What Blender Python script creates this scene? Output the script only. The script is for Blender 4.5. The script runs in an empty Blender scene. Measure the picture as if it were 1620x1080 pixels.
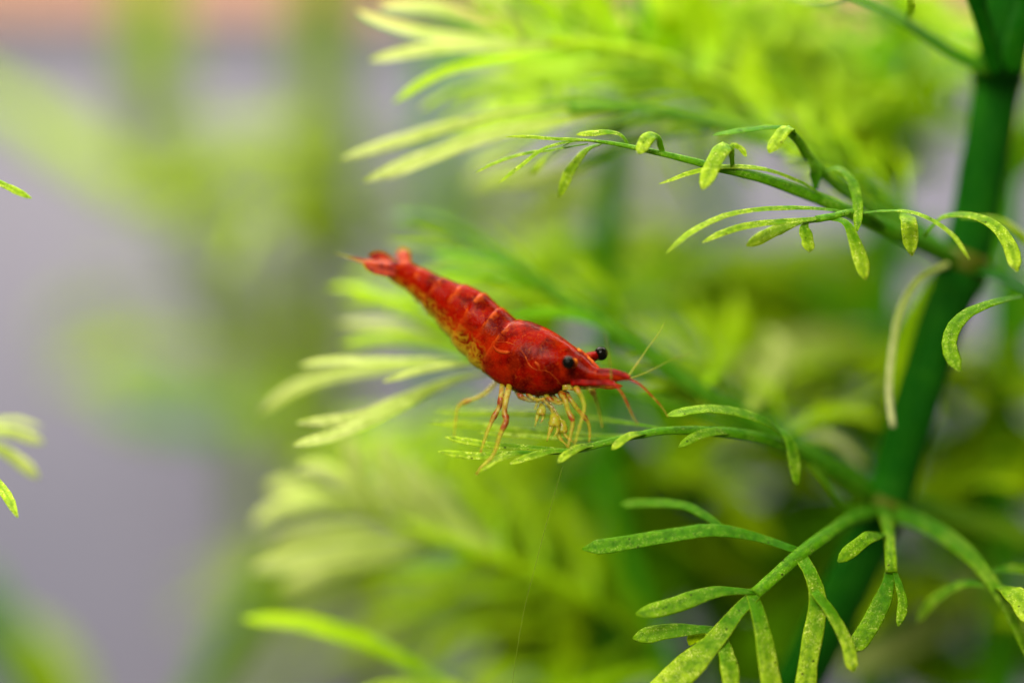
import bpy, math, random
from mathutils import Vector, noise

# ------------------------------------------------------------------ camera, world, lamps, exposure
sc = bpy.context.scene
C = sc.collection
D = 0.200                       # metres from lens to the plane in focus (macro shot)
MPP = 0.00005                   # metres per photo pixel in that plane

cam = bpy.data.cameras.new('camera')
cam.sensor_width = 36.45; cam.lens = 90.0
cam.clip_start = 0.005; cam.clip_end = 10.0
cam.dof.use_dof = True; cam.dof.focus_distance = D; cam.dof.aperture_fstop = 4.5
camo = bpy.data.objects.new('camera', cam); C.objects.link(camo)
camo.location = (0, -D, 0); camo.rotation_euler = (math.radians(90), 0, 0)
sc.camera = camo

w = bpy.data.worlds.new('World'); sc.world = w; w.use_nodes = True
bg = w.node_tree.nodes['Background']
bg.inputs[0].default_value = (1.0, 0.97, 0.92, 1); bg.inputs[1].default_value = 0.32

def lamp(name, loc, target, size, power, col):
    l = bpy.data.lights.new(name, 'AREA'); l.shape = 'RECTANGLE'; l.size, l.size_y = size
    l.energy = power; l.color = col
    o = bpy.data.objects.new(name, l); C.objects.link(o)
    o.location = loc
    o.rotation_euler = (Vector(target) - Vector(loc)).to_track_quat('-Z', 'Y').to_euler()
    return o
lamp('tank_lamp', (-0.05, 0.035, 0.22), (0, 0.035, 0), (0.30, 0.18), 1.6, (1.0, 0.95, 0.80))
lamp('front_lamp', (-0.08, -0.30, 0.18), (0.015, 0.04, -0.01), (0.18, 0.16), 3.2, (1.0, 0.96, 0.86))
lamp('tank_lamp', (0.02, 0.125, 0.21), (0.02, 0.105, 0), (0.34, 0.11), 2.5, (1.0, 0.95, 0.82))

vs = sc.view_settings
vs.view_transform = 'Standard'; vs.look = 'None'; vs.exposure = 0; vs.gamma = 1
vs.use_curve_mapping = False
sc.cycles.use_denoising = True
sc.cycles.max_bounces = 8; sc.cycles.transparent_max_bounces = 12
sc.cycles.caustics_reflective = False; sc.cycles.caustics_refractive = False

# ------------------------------------------------------------------ helpers
def P(px, py, d=0.0):
    """photo pixel + millimetres behind the plane in focus -> a point in the tank"""
    s = (D + d * .001) / D
    return Vector(((px - 810) * MPP * s, d * .001, (540 - py) * MPP * s))

def catmull(pts, n):
    pts = [Vector(p) for p in pts]
    if len(pts) == 2: pts = [pts[0], (pts[0] + pts[1]) / 2, pts[1]]
    ext = [2 * pts[0] - pts[1]] + pts + [2 * pts[-1] - pts[-2]]
    seg = [(pts[i + 1] - pts[i]).length for i in range(len(pts) - 1)]
    tot = sum(seg) or 1e-9
    out = []
    for k in range(n):
        s = k / (n - 1) * tot; i = 0
        while i < len(seg) - 1 and s > seg[i]: s -= seg[i]; i += 1
        t = s / (seg[i] or 1e-9)
        a, b, c, d = ext[i:i + 4]
        out.append(.5 * (2 * b + (c - a) * t + (2 * a - 5 * b + 4 * c - d) * t * t + (3 * b - a - 3 * c + d) * t ** 3))
    return out

def ss(a, b, x):
    x = max(0, min(1, (x - a) / (b - a))); return x * x * (3 - 2 * x)

def prof_blade(base=.42, tip=.24, k=.6):
    def f(t):
        v = base + (1 - base) * ss(.05, k, t)
        if t > 1 - tip: v *= max(.05, (1 - ((t - 1 + tip) / tip) ** 2.2)) ** .62
        return v
    return f
def prof_taper(a=1.0, b=.3):
    return lambda t: a + (b - a) * t

class MB:
    """collects strap / tube surfaces into ONE mesh, with per-point data (x: along, y: across, z: random)"""
    def __init__(s): s.v = []; s.f = []; s.a = []
    def sweep(s, path, width, nrm=(0, -.75, .65), th=.38, sides=8, prof=None, rnd=0.0, wob=.06, twist=0.0, yf=None, rough=0.0):
        n = len(path); prof = prof or prof_blade(); o = len(s.v)
        nrm = Vector(nrm).normalized(); ph = random.random() * 50
        prev = None
        for i, p in enumerate(path):
            T = (path[min(i + 1, n - 1)] - path[max(i - 1, 0)]).normalized()
            W = T.cross(nrm)
            if W.length < .25 and prev is not None: W = prev - T * prev.dot(T)
            if W.length < 1e-6: W = T.orthogonal()
            W.normalize()
            if prev is not None and W.dot(prev) < 0: W = -W
            prev = W; N = W.cross(T)
            t = i / (n - 1)
            if twist:
                a = twist * t; W, N = W * math.cos(a) + N * math.sin(a), N * math.cos(a) - W * math.sin(a)
            if rough: p = p + N * (noise.noise(p * 2500) * rough)
            r = max(1e-6, width * .5 * prof(t) * (1 + wob * (noise.noise((t * 5 + ph, ph, 0)) * 2)))
            for j in range(sides):
                a = 2 * math.pi * j / sides
                s.v.append(p + W * (r * math.cos(a)) + N * (r * th * math.sin(a) * (1 if th > .5 else .62 + .38 * abs(math.cos(a)) ** .7)) + ((W * noise.noise(p * 3000 + W * 9) + N * noise.noise(p * 4000 + N * j)) * rough if rough else Vector()))
                s.a.append((t, abs(math.cos(a)) if yf is None else yf(t), rnd, 1))
        for i in range(n - 1):
            for j in range(sides):
                k = (j + 1) % sides
                s.f.append((o + i * sides + j, o + i * sides + k, o + (i + 1) * sides + k, o + (i + 1) * sides + j))
        s.f.append(tuple(o + j for j in reversed(range(sides))))
        s.f.append(tuple(o + (n - 1) * sides + j for j in range(sides)))
    def ball(s, c, r, seg=24, rings=16, rnd=0):
        o = len(s.v); rx, ry, rz = r if isinstance(r, tuple) else (r, r, r)
        for i in range(1, rings):
            th = math.pi * i / rings
            for j in range(seg):
                a = 2 * math.pi * j / seg
                s.v.append(c + Vector((rx * math.sin(th) * math.cos(a), ry * math.sin(th) * math.sin(a), rz * math.cos(th))))
                s.a.append((i / rings, 0, rnd, 1))
        for i in range(rings - 2):
            for j in range(seg):
                k = (j + 1) % seg
                s.f.append((o + i * seg + j, o + (i + 1) * seg + j, o + (i + 1) * seg + k, o + i * seg + k))
        s.f.append(tuple(o + j for j in range(seg)))
        s.f.append(tuple(o + (rings - 2) * seg + j for j in reversed(range(seg))))
    def build(s, name, mat, parent=None, origin=None):
        org = Vector(origin) if origin is not None else (s.v[0].copy() if s.v else Vector())
        me = bpy.data.meshes.new(name)
        me.from_pydata([v - org for v in s.v], [], s.f); me.update()
        at = me.attributes.new('data', 'FLOAT_COLOR', 'POINT')
        at.data.foreach_set('color', [c for q in s.a for c in q])
        me.polygons.foreach_set('use_smooth', [True] * len(me.polygons))
        me.materials.append(mat)
        o = bpy.data.objects.new(name, me); C.objects.link(o)
        place(o, org, parent)
        return o

WORLD = {}
def place(o, org, parent):
    WORLD[o.name] = Vector(org)
    if parent is not None:
        o.parent = parent; o.location = Vector(org) - WORLD[parent.name]
    else: o.location = org
def thing(name, label, cat, loc, group=None):
    o = bpy.data.objects.new(name, None); C.objects.link(o); o.empty_display_size = .002
    place(o, loc, None); o['label'] = label; o['category'] = cat
    if group: o['group'] = group
    return o

# ------------------------------------------------------------------ materials
def new_mat(name):
    m = bpy.data.materials.new(name); m.use_nodes = True
    nt = m.node_tree; nt.nodes.clear()
    return m, nt, nt.nodes, nt.links
def N(nt, t, **kw):
    n = nt.nodes.new(t)
    for k, v in kw.items(): setattr(n, k, v)
    return n
def mixc(nt, fac, a, b):
    n = nt.nodes.new('ShaderNodeMix'); n.data_type = 'RGBA'
    for sock, val in ((n.inputs[0], fac), (n.inputs[6], a), (n.inputs[7], b)):
        if hasattr(val, 'is_output'): nt.links.new(val, sock)
        elif isinstance(val, (int, float)): sock.default_value = val
        else: sock.default_value = (*val, 1)
    return n.outputs[2]
def mapr(nt, val, a, b, c=0, d=1):
    n = nt.nodes.new('ShaderNodeMapRange'); nt.links.new(val, n.inputs[0])
    for i, x in enumerate((a, b, c, d)): n.inputs[i + 1].default_value = x
    return n.outputs[0]
def mul(nt, a, b, op='MULTIPLY'):
    n = nt.nodes.new('ShaderNodeMath'); n.operation = op
    for i, x in enumerate((a, b)):
        if hasattr(x, 'is_output'): nt.links.new(x, n.inputs[i])
        else: n.inputs[i].default_value = x
    return n.outputs[0]
def tex(nt, kind, scale, detail=3, vec=None):
    n = nt.nodes.new('ShaderNodeTexNoise' if kind == 'noise' else 'ShaderNodeTexVoronoi')
    n.inputs['Scale'].default_value = scale
    if kind == 'noise': n.inputs['Detail'].default_value = detail
    if vec is None:
        g = nt.nodes.new('ShaderNodeNewGeometry'); vec = g.outputs['Position']
    nt.links.new(vec, n.inputs['Vector'])
    return n

def leaf_mat(name, base, tip, speck=.5, trans=.45, rough=.5, dots=True):
    m, nt, ns, L = new_mat(name)
    out = N(nt, 'ShaderNodeOutputMaterial')
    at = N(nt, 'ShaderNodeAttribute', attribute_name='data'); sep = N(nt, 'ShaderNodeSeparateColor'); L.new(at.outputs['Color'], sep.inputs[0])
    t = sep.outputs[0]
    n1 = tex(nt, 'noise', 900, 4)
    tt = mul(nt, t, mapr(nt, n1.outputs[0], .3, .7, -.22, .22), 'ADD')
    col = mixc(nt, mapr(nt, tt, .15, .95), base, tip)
    n0 = tex(nt, 'noise', 2300, 4)
    col = mixc(nt, mapr(nt, n0.outputs[0], .45, .68, 0, .65), col, [c * .5 for c in base])
    hgt = n0.outputs[0]
    if speck:
        n2 = tex(nt, 'noise', 7500, 2)
        sp = mul(nt, mapr(nt, n2.outputs[0], .54, .66, 0, speck), mul(nt, mapr(nt, tt, .1, .8, .25, 1), mapr(nt, n1.outputs[0], .40, .62, .15, 1.15)))
        col = mixc(nt, sp, col, (.56, .62, .12))
    if dots:
        v = tex(nt, 'voronoi', 1100)
        col = mixc(nt, mapr(nt, v.outputs['Distance'], .08, .13, .9, 0), col, (.015, .012, .004))
    # paler rim and darker mid vein
    col = mixc(nt, mapr(nt, sep.outputs[1], .80, 1.0, 0, .35), col, [min(.8, c * 1.5) for c in tip])
    col = mixc(nt, mapr(nt, sep.outputs[1], .05, .45, .45, 0), col, [c * .8 for c in base])
    pr = N(nt, 'ShaderNodeBsdfPrincipled'); L.new(col, pr.inputs['Base Color'])
    pr.inputs['Roughness'].default_value = rough; pr.inputs['Specular IOR Level'].default_value = .05   # under water
    b = N(nt, 'ShaderNodeBump'); b.inputs['Strength'].default_value = .8; b.inputs['Distance'].default_value = .00010
    n3 = tex(nt, 'noise', 5200, 3); L.new(n3.outputs[0], b.inputs['Height']); L.new(b.outputs[0], pr.inputs['Normal'])
    tr = N(nt, 'ShaderNodeBsdfTranslucent')
    L.new(mixc(nt, .5, col, tip), tr.inputs[0])
    mx = N(nt, 'ShaderNodeMixShader'); mx.inputs[0].default_value = trans
    L.new(pr.outputs[0], mx.inputs[1]); L.new(tr.outputs[0], mx.inputs[2]); L.new(mx.outputs[0], out.inputs[0])
    return m

M = {}
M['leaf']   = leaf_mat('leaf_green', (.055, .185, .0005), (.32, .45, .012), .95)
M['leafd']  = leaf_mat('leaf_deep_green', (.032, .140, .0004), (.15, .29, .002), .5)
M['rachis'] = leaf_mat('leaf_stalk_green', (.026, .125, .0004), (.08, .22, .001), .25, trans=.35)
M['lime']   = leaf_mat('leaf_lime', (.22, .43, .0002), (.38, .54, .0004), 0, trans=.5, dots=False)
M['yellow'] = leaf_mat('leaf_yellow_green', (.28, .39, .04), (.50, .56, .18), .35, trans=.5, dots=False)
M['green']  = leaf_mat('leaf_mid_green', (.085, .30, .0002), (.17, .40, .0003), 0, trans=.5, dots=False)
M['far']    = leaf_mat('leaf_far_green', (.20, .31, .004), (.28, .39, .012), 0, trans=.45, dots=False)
def stem_mat():
    m, nt, ns, L = new_mat('stem_dark_green')
    out = N(nt, 'ShaderNodeOutputMaterial'); pr = N(nt, 'ShaderNodeBsdfPrincipled')
    at = N(nt, 'ShaderNodeAttribute', attribute_name='data'); sep = N(nt, 'ShaderNodeSeparateColor'); L.new(at.outputs['Color'], sep.inputs[0])
    cb = N(nt, 'ShaderNodeCombineXYZ'); L.new(mul(nt, sep.outputs[1], 14), cb.inputs[0]); L.new(mul(nt, sep.outputs[0], 9), cb.inputs[1])
    st = tex(nt, 'noise', 1.0, 4, cb.outputs[0]); n1 = tex(nt, 'noise', 260, 4); n2 = tex(nt, 'noise', 2600, 3)
    col = mixc(nt, mapr(nt, st.outputs[0], .35, .65), (.0006, .030, .0001), (.004, .060, .0002))
    col = mixc(nt, mapr(nt, n1.outputs[0], .50, .68, 0, .6), col, (.007, .066, .0003))
    col = mixc(nt, mapr(nt, n2.outputs[0], .58, .70, 0, .4), col, (.03, .11, .002))
    L.new(col, pr.inputs['Base Color']); pr.inputs['Roughness'].default_value = .5; pr.inputs['Specular IOR Level'].default_value = .03
    b = N(nt, 'ShaderNodeBump'); b.inputs['Strength'].default_value = .7; b.inputs['Distance'].default_value = .0003
    L.new(mul(nt, st.outputs[0], mul(nt, n2.outputs[0], .3), 'ADD'), b.inputs['Height']); L.new(b.outputs[0], pr.inputs['Normal'])
    tr = N(nt, 'ShaderNodeBsdfTranslucent'); tr.inputs[0].default_value = (.01, .16, .0005, 1)
    mx = N(nt, 'ShaderNodeMixShader'); mx.inputs[0].default_value = .16
    L.new(pr.outputs[0], mx.inputs[1]); L.new(tr.outputs[0], mx.inputs[2]); L.new(mx.outputs[0], out.inputs[0]); return m
M['stem']   = stem_mat()
M['node']   = leaf_mat('node_brown_green', (.045, .06, .002), (.045, .06, .002), 0, trans=.05, dots=False)
M['stem2']  = leaf_mat('stem_mid_green', (.05, .24, .001), (.05, .24, .001), 0, trans=.3, dots=False)
M['pale']   = leaf_mat('pale_root', (.30, .36, .08), (.44, .46, .20), 0, trans=.3, dots=False)

def wall_mat(name, a, b, scale):
    m, nt, ns, L = new_mat(name)
    out = N(nt, 'ShaderNodeOutputMaterial'); pr = N(nt, 'ShaderNodeBsdfPrincipled')
    n1 = tex(nt, 'noise', scale, 4)
    L.new(mixc(nt, mapr(nt, n1.outputs[0], .3, .7), a, b), pr.inputs['Base Color'])
    pr.inputs['Roughness'].default_value = .6
    L.new(pr.outputs[0], out.inputs[0]); return m
M['wall'] = wall_mat('wall_lavender_grey', (.098, .095, .134), (.120, .112, .147), 14)
M['band'] = wall_mat('band_orange', (.26, .11, .05), (.29, .135, .07), 20)

def shell_mat():
    m, nt, ns, L = new_mat('shrimp_shell')
    out = N(nt, 'ShaderNodeOutputMaterial'); pr = N(nt, 'ShaderNodeBsdfPrincipled')
    at = N(nt, 'ShaderNodeAttribute', attribute_name='data'); sep = N(nt, 'ShaderNodeSeparateColor'); L.new(at.outputs['Color'], sep.inputs[0])
    s, v, fr = sep.outputs
    n1 = tex(nt, 'noise', 650, 4); n2 = tex(nt, 'noise', 430, 5); n5 = tex(nt, 'noise', 1500, 4); n5.inputs['Distortion'].default_value = 1.5; n3 = tex(nt, 'noise', 1500, 4); n4 = tex(nt, 'noise', 7000, 2)
    n2.inputs['Distortion'].default_value = 1.2; n3.inputs['Distortion'].default_value = .8
    col = mixc(nt, mapr(nt, n1.outputs[0], .42, .58), (.048, .0004, .0001), (.128, .0018, .0001))
    # orange mottling, stronger on the head
    om = mul(nt, mapr(nt, n2.outputs[0], .50, .62), mapr(nt, s, .50, .95, .35, 1.0))
    col = mixc(nt, mul(nt, om, .8), col, (.19, .014, .0004))
    # thin pale veins
    vn = mul(nt, mul(nt, n2.outputs[0], .47, 'SUBTRACT'), 0, 'ADD'); vn = mul(nt, vn, vn, 'MULTIPLY')
    col = mixc(nt, mul(nt, mapr(nt, vn, .0, .00025, .22, 0), mapr(nt, n3.outputs[0], .45, .6)), col, (.34, .07, .006))
    # pale flecks and painted glints along each ring's hind edge, only in places
    fl = mul(nt, mapr(nt, fr, .0, .38, .85, 0), mapr(nt, n3.outputs[0], .40, .58))
    col = mixc(nt, mul(nt, fl, mapr(nt, v, .0, .55, 1, .3)), col, (.31, .05, .005))
    # yellowish, see-through lower flank of the abdomen with red freckles
    low = mul(nt, mapr(nt, v, .60, .95, 0, .85), mapr(nt, s, .40, .45, 1, 0))
    low = mul(nt, low, mapr(nt, n5.outputs[0], .42, .60, .0, 1))
    col = mixc(nt, low, col, (.27, .17, .005))
    col = mixc(nt, mul(nt, mapr(nt, v, .86, .97), mapr(nt, s, .40, .46, 1, 0)), col, (.28, .22, .008))
    # fine stipple
    col = mixc(nt, mapr(nt, n4.outputs[0], .5, .7, 0, .14), col, (.32, .03, .004))
    L.new(col, pr.inputs['Base Color'])
    pr.inputs['Roughness'].default_value = .17; pr.inputs['Specular IOR Level'].default_value = .018
    pr.inputs['Subsurface Weight'].default_value = .06
    pr.inputs['Subsurface Radius'].default_value = (.9, .12, .04); pr.inputs['Subsurface Scale'].default_value = .0005
    b = N(nt, 'ShaderNodeBump'); b.inputs['Strength'].default_value = .6; b.inputs['Distance'].default_value = .00009
    L.new(mul(nt, n3.outputs[0], mul(nt, n4.outputs[0], .4), 'ADD'), b.inputs['Height']); L.new(b.outputs[0], pr.inputs['Normal'])
    L.new(pr.outputs[0], out.inputs[0]); return m
M['shell'] = shell_mat()

def glassy_mat(name, a, b, alpha, scale=1500, lo=.42, hi=.6):
    """thin, half transparent limb: a and b mottled, alpha of see-through"""
    m, nt, ns, L = new_mat(name)
    out = N(nt, 'ShaderNodeOutputMaterial'); pr = N(nt, 'ShaderNodeBsdfPrincipled')
    n1 = tex(nt, 'noise', scale, 3)
    f = mapr(nt, n1.outputs[0], lo, hi)
    L.new(mixc(nt, f, a, b), pr.inputs['Base Color'])
    pr.inputs['Roughness'].default_value = .35; pr.inputs['Specular IOR Level'].default_value = .03
    tp = N(nt, 'ShaderNodeBsdfTransparent'); tp.inputs[0].default_value = (1, .97, .8, 1)
    mx = N(nt, 'ShaderNodeMixShader'); L.new(mapr(nt, f, 0, 1, alpha, alpha * .35), mx.inputs[0])
    L.new(pr.outputs[0], mx.inputs[1]); L.new(tp.outputs[0], mx.inputs[2]); L.new(mx.outputs[0], out.inputs[0])
    return m
def limb_mat(name, pale, red, a0, a1, redgain):
    """jointed limb: see-through amber with red at the joints (data.y) and red freckles, clearer towards the tip"""
    m, nt, ns, L = new_mat(name)
    out = N(nt, 'ShaderNodeOutputMaterial'); pr = N(nt, 'ShaderNodeBsdfPrincipled')
    at = N(nt, 'ShaderNodeAttribute', attribute_name='data'); sep = N(nt, 'ShaderNodeSeparateColor'); L.new(at.outputs['Color'], sep.inputs[0])
    n1 = tex(nt, 'noise', 3200, 3)
    f = mul(nt, mul(nt, sep.outputs[1], redgain), mapr(nt, n1.outputs[0], .35, .65, -.25, .45), 'ADD')
    f = mapr(nt, f, .1, .75)
    L.new(mixc(nt, f, pale, red), pr.inputs['Base Color'])
    pr.inputs['Roughness'].default_value = .3; pr.inputs['Specular IOR Level'].default_value = .2
    tp = N(nt, 'ShaderNodeBsdfTransparent'); tp.inputs[0].default_value = (1, .97, .8, 1)
    mx = N(nt, 'ShaderNodeMixShader'); L.new(mul(nt, mapr(nt, sep.outputs[0], 0, 1, a0, a1), mapr(nt, f, 0, 1, 1, .3)), mx.inputs[0])
    L.new(pr.outputs[0], mx.inputs[1]); L.new(tp.outputs[0], mx.inputs[2]); L.new(mx.outputs[0], out.inputs[0])
    return m
M['limb']   = limb_mat('limb_amber', (.32, .26, .012), (.16, .016, .001), .52, .80, .6)
M['limbc']  = limb_mat('limb_clear', (.34, .34, .02), (.26, .10, .006), .66, .86, .5)
M['claw']   = limb_mat('claw_olive', (.30, .28, .012), (.22, .07, .004), .52, .70, .25)
M['redpart'] = glassy_mat('peduncle_red', (.070, .0006, .0001), (.14, .002, .0002), .05, 1200)
M['orange'] = glassy_mat('rostrum_amber', (.28, .018, .002), (.36, .10, .006), .30, 1300)
M['whisk']  = limb_mat('whisker_red', (.36, .28, .03), (.22, .008, .001), .2, .75, 1.0)
M['whiskp'] = limb_mat('whisker_pale', (.24, .26, .02), (.22, .16, .01), .55, .8, .2)
M['seam']   = glassy_mat('seam_orange', (.26, .025, .002), (.30, .05, .005), .5, 1200)
M['tail']   = glassy_mat('tail_red_orange', (.12, .002, .0003), (.22, .022, .001), .18, 1300)
M['thread'] = glassy_mat('thread_pale', (.14, .20, .02), (.10, .16, .01), .8, 1400)
def eye_mat():
    m, nt, ns, L = new_mat('eye_black')
    out = N(nt, 'ShaderNodeOutputMaterial'); pr = N(nt, 'ShaderNodeBsdfPrincipled')
    n1 = tex(nt, 'noise', 3000, 3)
    L.new(mixc(nt, n1.outputs[0], (.001, .001, .0008), (.004, .003, .0015)), pr.inputs['Base Color'])
    pr.inputs['Roughness'].default_value = .12; pr.inputs['Specular IOR Level'].default_value = .05; L.new(pr.outputs[0], out.inputs[0]); return m
M['eye'] = eye_mat()

# ------------------------------------------------------------------ background
def box(name, x0, x1, y0, y1, z0, z1, mat, parent=None, bev=.0):
    v = [Vector((x, y, z)) for x in (x0, x1) for y in (y0, y1) for z in (z0, z1)]
    mb = MB(); mb.v = v; mb.a = [(0, 0, 0, 1)] * 8
    mb.f = [(0, 1, 3, 2), (4, 6, 7, 5), (0, 4, 5, 1), (2, 3, 7, 6), (0, 2, 6, 4), (1, 5, 7, 3)]
    o = mb.build(name, mat, parent, v[0]); o.data.polygons.foreach_set('use_smooth', [False] * 6); return o
yb = .205
top = P(0, -4, 200).z
wall = box('back_wall', -.30, .30, yb, yb + .01, -.25, .25, M['wall']); wall['kind'] = 'structure'
band = box('orange_band', -.30, .30, yb - .006, yb - .0005, top, .25, M['band'], wall)

# ------------------------------------------------------------------ plants
def px(pts, d0=0, d1=None):
    """pixel path; points without a depth run evenly from d0 to d1 (mm behind focus)"""
    if d1 is None: d1 = d0
    n = len(pts) - 1
    return [P(p[0], p[1], p[2] if len(p) > 2 else d0 + (d1 - d0) * i / n) for i, p in enumerate(pts)]
def wpx(p, width): return width * MPP * (D + p.y) / D

def strap(name, parent, pts, width, d0=0, d1=None, mat='leaf', prof=None, rings=16, nrm=(0, -.75, .65), th=.17, sides=12, twist=0.0, wob=.08):
    path = catmull(px(pts, d0, d1), rings)
    mb = MB(); mb.sweep(path, wpx(path[len(path) // 2], width), nrm, th, sides, prof, random.random(), wob, twist, None, .00004)
    o = mb.build(name, M[mat], parent); PATH[o.name] = path
    return o

PATH = {}
def leaflets(frond, rows, mat='leaf'):
    rib = PATH[frond.name]
    for r in rows:
        pts, wd, d0, d1 = r[:4]; pts = list(pts)
        a = P(*pts[0][:2], d0); q = min(rib, key=lambda p: (p.x - a.x) ** 2 + (p.z - a.z) ** 2)
        if Vector((q.x - a.x, q.z - a.z)).length < .0016: pts[0] = (*pts[0][:2], q.y * 1000 + .15)
        kw = dict(r[4]) if len(r) > 4 else {}
        kw.setdefault('mat', mat); kw.setdefault('twist', random.uniform(-.35, .35))
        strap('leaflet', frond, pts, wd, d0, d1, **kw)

def auto_frond(name, parent, path, width, n, L, mat='lime', rmat='rachis', seed=0, nrm=(0, -.3, 1), separate=False, droop=.15, fork=True, lw=.10, start=.25, rings=8, sides=6):
    """a feathery leaf: tapering midrib with leaflets on both sides, forked ones lower down"""
    rnd = random.Random(seed); path = catmull(path, 16); nrm = Vector(nrm).normalized()
    mb = MB(); mb.sweep(path, width, nrm, .7, 8, prof_taper(1, .3), rnd.random())
    rows = []
    for k in range(n):
        u = start + (1 - start) * (k + .5 * rnd.random()) / n
        i = min(14, int(u * 15)); f = u * 15 - i
        p = path[i].lerp(path[i + 1], f); T = (path[i + 1] - path[i]).normalized()
        S = T.cross(nrm).normalized(); U = S.cross(T)
        for sd in (-1, 1):
            a = math.radians(rnd.uniform(38, 62)) * (1 - .45 * u)
            l = L * (1.0 - .35 * abs(u - .5)) * rnd.uniform(.75, 1.2)
            dv = T * math.cos(a) + S * sd * math.sin(a) + U * rnd.uniform(-.15, .3)
            m1 = p + dv * l * .5; e = p + dv * l + T * l * .15 + Vector((0, 0, -droop * l * rnd.uniform(.3, 1.6)))
            grp = [([p, m1, e], l * lw)]
            if fork and u < .8 and rnd.random() < .75:
                dv2 = (dv + S * sd * .55 * rnd.choice((-1, 1))).normalized()
                st = p.lerp(m1, .8)
                grp.append(([st, st + dv2 * l * .25, st + dv2 * l * .52 + Vector((0, 0, -droop * l * .5))], l * lw * .9))
            rows.append(grp)
    rows.append([([path[-2], path[-1], path[-1] + (path[-1] - path[-3]).normalized() * L * .4], L * lw)])
    fr = None
    if separate: fr = mb.build(name, M[rmat], parent)
    else: base = mb
    for grp in rows:
        b = MB() if separate else base
        for pth, wd in grp:
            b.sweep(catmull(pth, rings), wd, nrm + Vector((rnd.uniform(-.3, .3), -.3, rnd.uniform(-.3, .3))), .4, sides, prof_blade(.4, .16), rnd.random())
        if separate: b.build('leaflet', M[mat], fr)
    if not separate: fr = mb.build(name, M[mat], parent)
    return fr

def whorl_plant(name, label, stem_pts, width, nodes, count, reach, L, seed, mat='far', smat='stem2', n=7, lift=.35, lw=.10, group=None):
    """a whole stem plant: stem with swollen nodes, each with a ring of feathery leaves in full 3-D"""
    rnd = random.Random(seed)
    path = catmull(stem_pts, 40)
    root = thing(name, label, 'plant', path[-1] if path[-1].z < path[0].z else path[0], group)
    mb = MB(); mb.sweep(path, width, (0, -1, 0), 1, 12, lambda t: 1, 0)
    mb.build('stem', M[smat], root)
    for nd in nodes:
        p = path[int(nd * 39)]; a0 = rnd.random() * 6.28
        for k in range(count):
            a = a0 + 6.2832 * k / count + rnd.uniform(-.25, .25)
            h = Vector((math.cos(a), math.sin(a), 0)); r = reach * rnd.uniform(.8, 1.15); lf = lift * rnd.uniform(.4, 1.5)
            pth = [p, p + h * r * .4 + Vector((0, 0, r * lf * .5)), p + h * r * .75 + Vector((0, 0, r * lf * .62)), p + h * r + Vector((0, 0, r * lf * .45))]
            auto_frond('frond', root, pth, width * .42, n, L, mat, 'rachis', rnd.randint(0, 99999), nrm=(0, 0, 1), lw=lw)
    return root

random.seed(4)
# ---- the plant in front, carrying the shrimp
SD = 14.0
main = thing('stem_plant', 'sharpest plant with a thick dark green slanting stem, carrying the shrimp on its leaf', 'plant', P(1230, 1135, SD))
stem_px = [(1596, -70), (1590, 20), (1579, 126), (1556, 260), (1528, 410), (1492, 500), (1461, 600), (1430, 700), (1400, 800), (1362, 880), (1318, 970), (1262, 1080), (1230, 1140)]
def stem_prof(t):
    v = .95
    for c in (.145, .405, .70): v += .10 * math.exp(-((t - c) / .014) ** 2)
    return v
strap('stem', main, stem_px, 78, SD, SD, 'stem', stem_prof, 60, (0, -1, 0), 1, 20, wob=.02)

for (x, y), (u, v) in (((1582, 100), (1577, 130)), ((1532, 400), (1520, 432)), ((1406, 786), (1394, 814))):
    strap('node', main, [(x, y), ((x + u) / 2, (y + v) / 2), (u, v)], 94, SD, SD, 'stem' if y < 200 else 'node', lambda t: .80 + (.10 if y < 200 else .18) * math.sin(math.pi * t), 9, (0, -1, 0), 1, 18)

# top node: stalks reaching up out of the picture
f = strap('frond', main, [(1568, 112), (1500, 80), (1430, 34), (1350, -6), (1260, -40)], 34, 11, 6, 'rachis', prof_taper(1, .7), 18)
leaflets(f, [([(1436, 30), (1442, 10), (1440, -12)], 14, 4, 2), ([(1350, -4), (1300, 6), (1260, 0), (1200, -20)], 16, 7, 10)])
strap('frond', main, [(1566, 108), (1520, 60), (1466, 14), (1400, -40)], 26, 20, 26, 'lime', prof_taper(.8, 1), 12)
strap('frond', main, [(1580, 120), (1562, 60), (1548, 10), (1536, -40)], 36, 9, 6, 'stem', prof_taper(.8, 1), 12, th=.6)
strap('frond', main, [(1600, 116), (1610, 60), (1630, 0), (1640, -40)], 40, 10, 8, 'stem', prof_taper(.9, 1), 12, th=.6)

# middle node: the long leaf above the shrimp
B = strap('frond', main, [(1522, 418, 14), (1440, 378, 8), (1370, 347, 5), (1290, 312, 3), (1200, 280, 1.5), (1130, 264, .5), (1060, 246, 0), (985, 230, 0), (930, 222, 0)], 33, mat='rachis', prof=prof_taper(1.3, .14), rings=36, th=.75)
leaflets(B, [
    ([(985, 230), (930, 222), (870, 219), (830, 216), (800, 217)], 7, 0, -1),
    ([(950, 224), (905, 224), (860, 236), (820, 266), (787, 291)], 7, 0, -1.5),
    ([(930, 228), (880, 236), (830, 243), (785, 257), (752, 273)], 7, 1, 2),
    ([(955, 226), (928, 238), (903, 268), (884, 312)], 17, 1, 3),
    ([(900, 226), (870, 245), (838, 278)], 15, 3, 7),
    ([(995, 232), (985, 216), (965, 209), (940, 211), (912, 213)], 11, 0, 1),
    ([(1050, 246), (1040, 218), (1026, 217), (1010, 244)], 22, 0, -2),
    ([(1160, 272), (1156, 236), (1146, 233), (1130, 256), (1111, 300)], 28, 0, -2.5),
    ([(1158, 262), (1158, 232), (1172, 235), (1181, 248)], 10, 1, 1),
    ([(1335, 332), (1270, 290), (1200, 266), (1120, 267), (1042, 291)], 10, 3, -1),
], 'leaf')
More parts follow.
